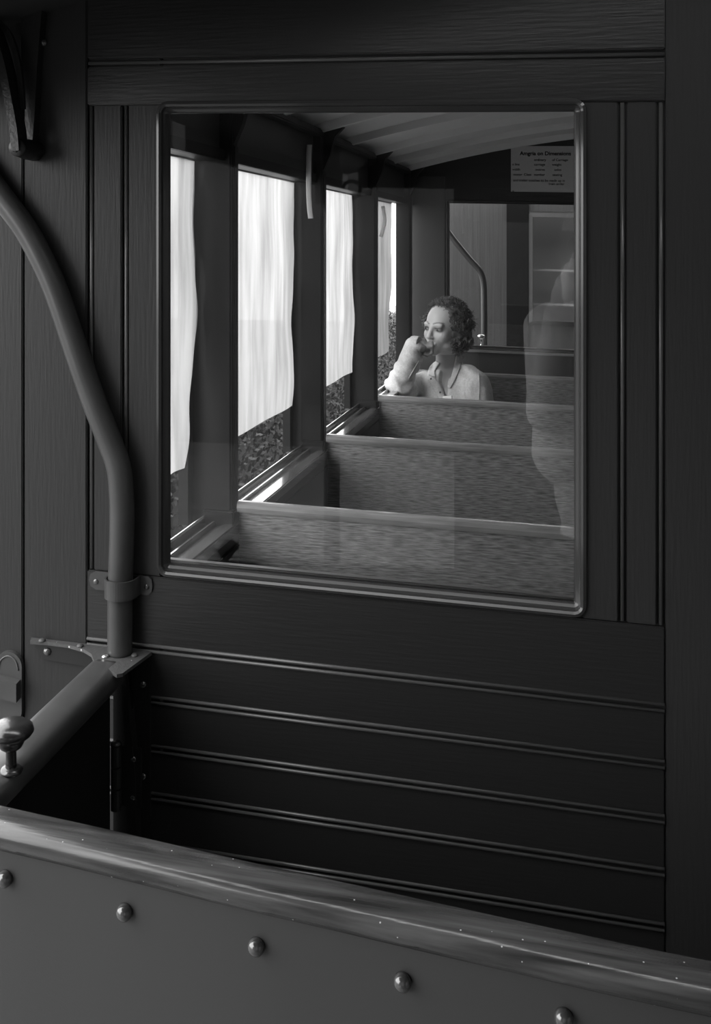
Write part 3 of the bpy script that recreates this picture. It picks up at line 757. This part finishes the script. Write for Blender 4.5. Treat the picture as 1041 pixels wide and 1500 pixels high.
# collar flaps, placket, cuff, undershirt
def ribbon(pts, w0, w1, nrm, th, nm, m, par):
    pts = smoothpath(pts, 5); N = len(pts); b = bmesh.new(); rows = []
    for i, p_ in enumerate(pts):
        t_ = (pts[min(i+1, N-1)]-pts[max(i-1, 0)]).normalized(); s_ = t_.cross(Vector(nrm)).normalized(); w = w0+(w1-w0)*i/(N-1)
        rows.append([b.verts.new(p_-s_*w/2), b.verts.new(p_+Vector(nrm)*.002), b.verts.new(p_+s_*w/2)])
    for i in range(N-1):
        for j in (0, 1): b.faces.new((rows[i][j], rows[i][j+1], rows[i+1][j+1], rows[i+1][j]))
    o = obj(nm, b, m, par, True, shear=False); md = o.modifiers.new('thick', 'SOLIDIFY'); md.thickness = th; md.offset = 0; return o
tn = Vector((-.25, -.95, .1))
from mathutils.bvhtree import BVHTree
trees = [BVHTree.FromPolygons([v.co[:] for v in o.data.vertices], [tuple(p.vertices) for p in o.data.polygons]) for o in (shirt, person)]
eye_ = Vector((0, 0, H))
def onto(x, y, off=.003):
    """the point of her front surface seen towards (x, y), lifted off the cloth"""
    d = (at(x, y, 4.0)-eye_); d.z = -(y-358)*(4.0*CC-d.x*S)/F; d.normalize()
    hits = [h_ for h_ in (t_.ray_cast(eye_, d) for t_ in trees) if h_[0] is not None]
    if not hits: return eye_+d*4.4
    h_ = min(hits, key=lambda q_: q_[3]); n_ = h_[1] if h_[1].dot(d) < 0 else -h_[1]
    return h_[0]+n_*off-d*off*.5
def patch(A_, B_, nm, m, par, th=.0022, off=.003, n=14, mcols=5):
    A_ = [Vector((x, y, 0)) for x, y in A_]; B_ = [Vector((x, y, 0)) for x, y in B_]
    pa, pb = smoothpath(A_, 6), smoothpath(B_, 6); b = bmesh.new(); rows = []
    for i in range(n+1):
        u = i/n*(len(pa)-1); k = min(int(u), len(pa)-2); fr = u-k
        a_ = pa[k].lerp(pa[k+1], fr); b_ = pb[k].lerp(pb[k+1], fr)
        rows.append([b.verts.new(onto(*a_.lerp(b_, j/mcols)[:2], off)) for j in range(mcols+1)])
    for i in range(n):
        for j in range(mcols): b.faces.new((rows[i][j], rows[i][j+1], rows[i+1][j+1], rows[i+1][j]))
    for _ in range(3): bmesh.ops.smooth_vert(b, verts=b.verts, factor=.5, use_axis_x=True, use_axis_y=True, use_axis_z=True)
    o = obj(nm, b, m, par, True, shear=False); md = o.modifiers.new('thick', 'SOLIDIFY'); md.thickness = th; md.offset = 1; return o
patch([(666, 519), (664, 530), (662, 548), (656, 568)], [(681, 521), (677, 533), (672, 548), (658, 572)], 'collar', M['shirt'], shirt, .003, .005)
patch([(640, 528), (631, 533), (626, 542), (627, 551)], [(646, 531), (641, 539), (638, 546), (641, 555)], 'collar', M['shirt'], shirt, .003, .006)
patch([(625, 556), (632, 567), (639, 580), (643, 592)], [(637, 552), (645, 563), (651, 576), (654, 592)], 'placket', M['shirt'], shirt, .0022, .004)
patch([(698, 540), (700, 556), (700, 572), (699, 592)], [(701.5, 540), (703, 556), (703, 572), (702, 592)], 'sleeve_seam', M['shirt'], shirt, .0015, .002, 14, 2)
for x, y in ((632, 556), (645, 575)):
    obj('button', dome(bmesh.new(), onto(x, y, .0055), tn, .0042, .002, 10, 3), M['button'], shirt, True, shear=False)
obj('cuff', tube(bmesh.new(), [wrR+foreU*.05, wrR+foreU*.16], [.040, .039], 20), M['shirt'], shirt, True, shear=False)
patch([(596, 556), (604, 542), (612, 528), (618, 517)], [(598, 558), (606, 544), (614, 530), (620, 519)], 'sleeve_seam', M['shirt'], shirt, .002, .002, 14, 2)
BFv = bmesh.new(); vs = [A3(648, 577, 4.10), A3(661, 576, 4.10), A3(663, 592, 4.085), A3(647, 592, 4.085)]; prism(BFv, vs, (0, .02, 0)); obj('undershirt', BFv, M['vest'], person, False, shear=False)
# trousers
TFd = Field((-.72, 3.78, .05), (-.18, 4.50, .66), .006)
TFd.ell(pel, (.172, .132, .11), T3, .05)
for kx in (-.09, .09):
    hip = pel+TL*kx+Vector((0, 0, -.01)); kn = Vector((hip.x+(-.03 if kx < 0 else .02), 3.87, .50)); an = Vector((kn.x, 3.90, .10))
    TFd.caps(hip, kn, .084, .062, .03); TFd.caps(kn, an, .060, .050, .02)
V, Q = TFd.mesh(); obj('trousers', (V, Q.tolist()), M['trousers'], person, True, shear=False)
# hair : a cap plus many loose curls
HF = Field((-.80, 4.05, .98), (-.32, 4.50, 1.30), .003)
HF.ell(P(0, -.026, .030), (.082, .092, .082), np.array([WL, WF, WU]).T, .01)
HF.ell(P(.060, -.035, -.035), (.034, .055, .070), np.array([WL, WF, WU]).T, .03)
HF.ell(P(-.068, -.030, -.015), (.032, .05, .065), np.array([WL, WF, WU]).T, .03)
HF.ell(P(0, -.075, -.040), (.072, .045, .075), np.array([WL, WF, WU]).T, .03)
HF.ell(P(-.004, .075, -.022), (.060, .080, .085), np.array([WL, WF, WU]).T, .008, 'sub')
HF.ell(P(0, .03, -.14), (.08, .075, .09), np.array([WL, WF, WU]).T, .008, 'sub')
sl, X = HF.region(HF.lo, HF.lo+HF.h*HF.n)
HF.f += (.0025*np.sin(X[0]*150+4*np.sin(X[2]*60))*np.sin(X[2]*130+X[1]*120)).astype(np.float32)
V, Q = HF.mesh()
hair = obj('hair', (V, Q.tolist()), M['hair'], person, True, shear=False)
rr = random.Random(5)
b = bmesh.new()
def curl(root, drop, amp, turns, rad, seedv):
    n = 16; pts_ = []
    ax_ = Vector(drop).normalized(); u = ax_.orthogonal().normalized(); w = ax_.cross(u)
    for i in range(n):
        s_ = i/(n-1); a = seedv+turns*2*math.pi*s_; am = amp*min(1, s_*3)
        pts_.append(Vector(root)+Vector(drop)*s_+(u*math.cos(a)+w*math.sin(a))*am)
    tube(b, pts_, [rad*(1-.5*i/n) for i in range(n)], 5)
cnt = 0
while cnt < 3000:
    u_ = rr.uniform(-.80, 1.0); th = rr.uniform(-math.pi, math.pi); c_ = math.sqrt(1-u_*u_)
    l = math.sin(th)*c_; f_ = math.cos(th)*c_
    side_ = abs(l) > .66 and -.45 < u_ < .8 and f_ < .66
    if not side_ and f_ > .42 and u_ < .78: continue           # face stays clear
    if not side_ and f_ > .05 and u_ < .30 and abs(l) < .62: continue
    if f_ > -.2 and u_ < -.1 and abs(l) < .55: continue
    wide = (1.16 if l > 0 else 1.36) if u_ < .2 else 1.0
    root = P(l*.078*wide, -.024+f_*.088, .026+u_*.078-(.045 if u_ < -.2 else 0))
    out = Vector(WL)*l+Vector(WF)*f_+Vector(WU)*u_
    drop = out*rr.uniform(.15, .7)-Vector(WU)*rr.uniform(.2, 1.1)*(1-.75*max(0, u_))+Vector((rr.gauss(0, .25), rr.gauss(0, .25), rr.gauss(0, .12)))
    if f_ > .2 and u_ > .6: drop = out*.25+Vector(WL)*l*.8+Vector(WF)*.2+Vector((rr.gauss(0, .3), rr.gauss(0, .2), 0))
    if side_ and f_ > .3: drop = out*.35-Vector(WU)*.7-Vector(WF)*.5+Vector((rr.gauss(0, .2), rr.gauss(0, .2), 0))
    drop = drop.normalized()*rr.uniform(.022, .045 if u_ < .3 else .030)
    curl(root, drop, rr.uniform(.003, .008), rr.uniform(1.0, 2.0), rr.uniform(.0010, .0019), rr.uniform(0, 6)); cnt += 1
obj('curls', b, M['hair'], hair, True, shear=False)

# ------------------------------------------------------------------ THE PHOTOGRAPHER, standing behind the lens, mirrored in the glass
PF = Field((-.32, -.72, -.52), (.45, .05, 1.66), .008)
pc = Vector((.035, -.17, 1.50)); pl_, pf_, pu_ = Vector((-1, 0, 0)), Vector((0, 1, 0)), Vector((0, 0, 1))
Pp = head(PF, pc, pl_, pf_, pu_)
sh = Vector((.08, -.24, 1.265)); I3 = np.eye(3)
PF.caps(pc+Vector((.005, -.02, -.07)), sh+Vector((0, 0, .05)), .052, .06, .02)
PF.caps(sh+Vector((-.15, 0, 0)), sh+Vector((.15, 0, 0)), .055, .055, .04)
PF.ell(sh+Vector((0, 0, -.18)), (.165, .105, .22), None, .05); PF.ell((.08, -.25, .80), (.15, .10, .20), None, .05); PF.ell((.08, -.25, .58), (.165, .12, .12), None, .05)
for s in (-1, 1):
    S0 = sh+Vector((s*.175, 0, -.01)); E0 = Vector((.08+s*.165, -.13, 1.03)); W0 = Vector((.04+s*.085, -.055, 1.36))
    PF.caps(S0, E0, .050, .040, .02); PF.caps(E0, W0, .040, .027, .015)
    fist(PF, W0, Vector((-s*.25, .1, .9)), Vector((-s, .25, 0)), Vector((0, -1, .2)), 1.0, .8)
    hip = Vector((.08+s*.085, -.25, .52)); kn = hip+Vector((s*.01, .01, -.44)); an = kn+Vector((0, -.02, -.43))
    PF.caps(hip, kn, .085, .058, .03); PF.caps(kn, an, .056, .038, .02); PF.caps(an, an+Vector((s*.02, .13, -.05)), .035, .028, .02)
V, Q = PF.mesh(); V = relax(V, Q, 1, .4)
ph = obj('person', (V, Q.tolist()), M['skin'], None, True, shear=False)
tag(ph, 'photographer in a pale jacket holding a camera, faintly mirrored at the right of the window', 'person')
JF = Field((-.34, -.50, .45), (.50, .05, 1.42), .008)
JF.caps(sh+Vector((-.15, 0, 0)), sh+Vector((.15, 0, 0)), .068, .068, .04); JF.ell(sh+Vector((0, 0, -.18)), (.185, .125, .25), None, .05)
JF.caps((-.02, -.25, .98), (-.03, -.25, .90), .11, .105, .04); JF.caps((.18, -.25, .98), (.19, -.25, .90), .11, .105, .04)
for s in (-1, 1):
    S0 = sh+Vector((s*.175, 0, -.01)); E0 = Vector((.08+s*.165, -.13, 1.03)); W0 = Vector((.04+s*.085, -.055, 1.36))
    JF.caps(S0, E0, .064, .056, .02); JF.caps(E0, E0+(W0-E0)*.85, .056, .042, .02)
V, Q = JF.mesh(); V = relax(V, Q, 4, .6); obj('jacket', (V, Q.tolist()), M['jacket'], ph, True, shear=False)
TT = Field((-.15, -.48, -.45), (.33, -.05, .66), .008); TT.ell((.08, -.25, .58), (.18, .135, .12), None, .05)
for s in (-1, 1):
    hip = Vector((.08+s*.085, -.25, .52)); kn = hip+Vector((s*.01, .01, -.44)); an = kn+Vector((0, -.02, -.41)); TT.caps(hip, kn, .095, .07, .03); TT.caps(kn, an, .068, .058, .02)
V, Q = TT.mesh(); obj('trousers', (V, Q.tolist()), M['trousers'], ph, True, shear=False)
hh = Field((-.08, -.32, 1.42), (.15, -.05, 1.65), .006); hh.ell(Pp(0, -.018, .036), (.082, .098, .084), None, .01); hh.ell(Pp(0, .07, -.03), (.06, .06, .085), None, .01, 'sub')
V, Q = hh.mesh(); obj('hair', (V, Q.tolist()), M['hair'], ph, True, shear=False)
t = thing('hand_camera', 'black hand-held camera at the mirrored photographer’s eye', 'camera', (0, -.06, 1.46))
obj('camera_body', B(-.062, .062, -.078, -.042, 1.462, 1.538, bev=.006), M['black'], t, shear=False)
obj('lens', lathe(bmesh.new(), (0, -.043, 1.5), (0, 1, 0), [(.03, 0), (.03, .02), (.027, .022), (.027, .034), (.024, .034), (.023, .03), (0, .028)], 28), M['black'], t, True, shear=False)

# ================================================================== SURROUNDINGS
tag(obj('trim_6', B(-40, 12, -14, 26, -.62, -.52), M['ground'], shear=False), kind='structure')
# hedge along the line, seen under the curtains
b = bmesh.new(); r2 = random.Random(3)
box(b, -2.1, -1.86, 1.4, 12, -.5, .78)
for i in range(16000):
    y = r2.uniform(1.6, 11); x = -1.66-.20*r2.random()-.15*noise.noise(Vector((y*1.3, 0, 0)))
    z = -.5+1.33*r2.random()**.6+.10*noise.noise(Vector((y*2.1, 3, 0)))
    c = Vector((x, y, z)); d = Vector((r2.gauss(0, 1), r2.gauss(0, 1), r2.gauss(0, 1))).normalized(); q_ = r2.uniform(.5, 1); e = d.orthogonal().normalized()*.012*q_; d = d*.024*q_
    b.faces.new([b.verts.new(c+v) for v in (-d, e, d, -e)])
tag(obj('hedge', b, M['leaf'], shear=False), 'dark leafy hedge growing outside below the curtains', 'hedge', kind='stuff')
# the coach coupled behind the camera: only mirrored in the window
t = thing('railway_coach', 'neighbouring coach end mirrored in the window glass', 'coach', (.4, -1.35, -.4))
b = B(-.50, 1.97, -1.45, -1.40, -.35, .95); 
for x in (-.50, -.02, .12, .95, 1.1, 1.87): box(b, x, x+.10, -1.45, -1.38, .95, 1.72)
box(b, -.9, 1.97, -1.46, -1.37, 1.72, 2.12); box(b, -.97, -.95, -1.4, .42, 1.70, 1.86); box(b, -.5, 1.97, -1.46, -1.435, .95, 1.72)  # long side valance added to cut sky light from the left
obj('end_wall', b, M['pale'], t)
obj('canopy', archsheet(bmesh.new(), -.95, 2.0, -1.4, .80, .01, .03), M['roof'], t)  # unseen canopy stretched over the camera to narrow the sky slot
obj('canopy_post', tube(bmesh.new(), [(-.83, -.62, -.3), (-.83, -.62, 1.86)], .028, 14), M['pipe'], t, True)
q = bmesh.new(); box(q, -.885, -.80, -.66, -.60, 1.62, 1.74, bev=.004); obj('post_bracket', q, M['dash'], t)
q = bmesh.new(); tube(q, [(-.76+.03*math.cos(a), -.62, 1.67+.03*math.sin(a)) for a in np.linspace(0, 2*math.pi, 25)], .006, 8); obj('ring', q, M['iron'], t, True)
# next coach beyond the far window, with its handrail and buffer-side knob
FY = 6.1
t = thing('railway_coach', 'next coach end seen through the far window', 'coach', (-.4, FY, -.4))
b = B(-.90, -.415, FY, FY+.05, -.35, 2.0); box(b, .32, 1.97, FY, FY+.05, -.35, 2.0); box(b, -.415, .32, FY, FY+.05, -.35, 1.02); box(b, -.415, .32, FY, FY+.05, 1.69, 2.0)
obj('end_wall', b, M['pale'], t)
obj('corner_post', B(-.415, -.285, FY-.02, FY+.03, -.3, 2.0, bev=.003), mat('coach_black', .006, .6, spec=.1), t)
f2_ = obj('window_frame', ringframe(bmesh.new(), [(-.285, .31, 1.02, 1.68, .01, FY-.015), (-.262, .285, 1.045, 1.655, .01, FY-.02), (-.262, .285, 1.045, 1.655, .01, FY+.02), (-.285, .31, 1.02, 1.68, .01, FY+.02)]), M['dark'], t)
for z in (.985, 1.13, 1.335): obj('rail', B(-.285, .31, FY+.1, FY+.12, z, z+.012), M['seatcap'], t)
obj('back_panel', B(-.415, .35, FY+.25, FY+.28, .6, 1.9), mat('back_panel_paint', .16, .4), t)
t = thing('handrail', 'bent pipe handrail seen through the far window', 'handrail', at(708, 520, 5.25))
pp = [at(x, y, 5.25) for x, y in ((640, 318), (665, 352), (688, 380), (702, 396), (708, 415), (709, 450), (709, 500), (709, 620), (709, 900))]
obj('pipe', tube(bmesh.new(), smoothpath(pp, 6), .016, 16), M['pipe'], t, True)
t = thing('latch_knob', 'small bright knob at the foot of the far window', 'knob', at(705, 500, 5.0))
kb2 = at(705, 498, 5.0); obj('knob_head', lathe(bmesh.new(), kb2, (0, 0, 1), [(.006, -.02), (.006, 0), (.012, .008), (.019, .014), (.018, .022), (.010, .027), (0, .028)]), M['metal'], t, True)
obj('stem', tube(bmesh.new(), [kb2-Vector((0, 0, .10)), kb2-Vector((0, 0, .015))], .006, 10), M['metal'], t, True)
q = at(700, 507, 5.0); tag(obj('dash_rail', B(-.75, -.26, 4.97, 5.03, q.z-.12, q.z-.10, bev=.004), M['seatcap']), 'pale dash rail of the far platform below the small bright knob', 'rail')
cn = archsheet(bmesh.new(), -.92, 2.02, FW, 5.5, .01, .03); tag(obj('trim_7', cn, M['roof']), kind='structure')
tag(obj('trim_8', B(-.75, 1.9, FW+.03, 5.5, -.12, 0), M['floor']), kind='structure')
t = thing('sky_block_shed', 'shed added to keep bright sky out of the glass, mirrored faintly at its left', 'shed', (-2.4, -7, -.52))  # made-up shed, blocks the bright sky behind and left of the camera
obj('wall', B(-5.2, -2.7, -7.2, -7, -.52, 4.2), mat('sky_block_boards', .07, .8, var=((4, 4, .6), .6, 1.3)), t, shear=False)
obj('dark_panel', B(-2.7, -.4, -7.2, -7.05, -.52, 3.6), M['dark'], t, shear=False)  # dark sheet of the added shed, keeps the glass dark
obj('roof', prism(bmesh.new(), [(-4.5, -6.8, 4.2), (-2.3, -6.8, 5.0), (-.2, -6.8, 4.2)], (0, -6, 0)), M['roof'], t, shear=False)
# unseen wall added on the right to keep that side dark
tag(obj('wall_light_block', B(2.9, 3.1, -12, 14, -.55, 4.2), mat('light_block_paint', .10, .8), shear=False), kind='structure')

# ================================================================== LIGHT
w = bpy.data.worlds.new('overcast_sky'); sc.world = w; w.use_nodes = True; nt = w.node_tree; bg = nt.nodes['Background']
tc = nt.nodes.new('ShaderNodeTexCoord'); sp = nt.nodes.new('ShaderNodeSeparateXYZ'); nt.links.new(tc.outputs['Generated'], sp.inputs[0])
cr = nt.nodes.new('ShaderNodeValToRGB'); cr.color_ramp.elements[0].position = .45; cr.color_ramp.elements[0].color = (.55, .55, .55, 1)
cr.color_ramp.elements[1].position = .56; cr.color_ramp.elements[1].color = (1, 1, 1, 1)
mp = nt.nodes.new('ShaderNodeMath'); mp.operation = 'MULTIPLY_ADD'; mp.inputs[1].default_value = .5; mp.inputs[2].default_value = .5
nt.links.new(sp.outputs[2], mp.inputs[0]); nt.links.new(mp.outputs[0], cr.inputs[0]); nt.links.new(cr.outputs[0], bg.inputs[0])
bg.inputs[1].default_value = 5
sc.view_settings.view_transform = 'Standard'; sc.view_settings.look = 'None'; sc.view_settings.exposure = 0; sc.view_settings.gamma = 1; sc.view_settings.use_curve_mapping = False
sc.cycles.transparent_max_bounces = 16; sc.cycles.max_bounces = 10; sc.cycles.diffuse_bounces = 6; sc.cycles.use_denoising = True
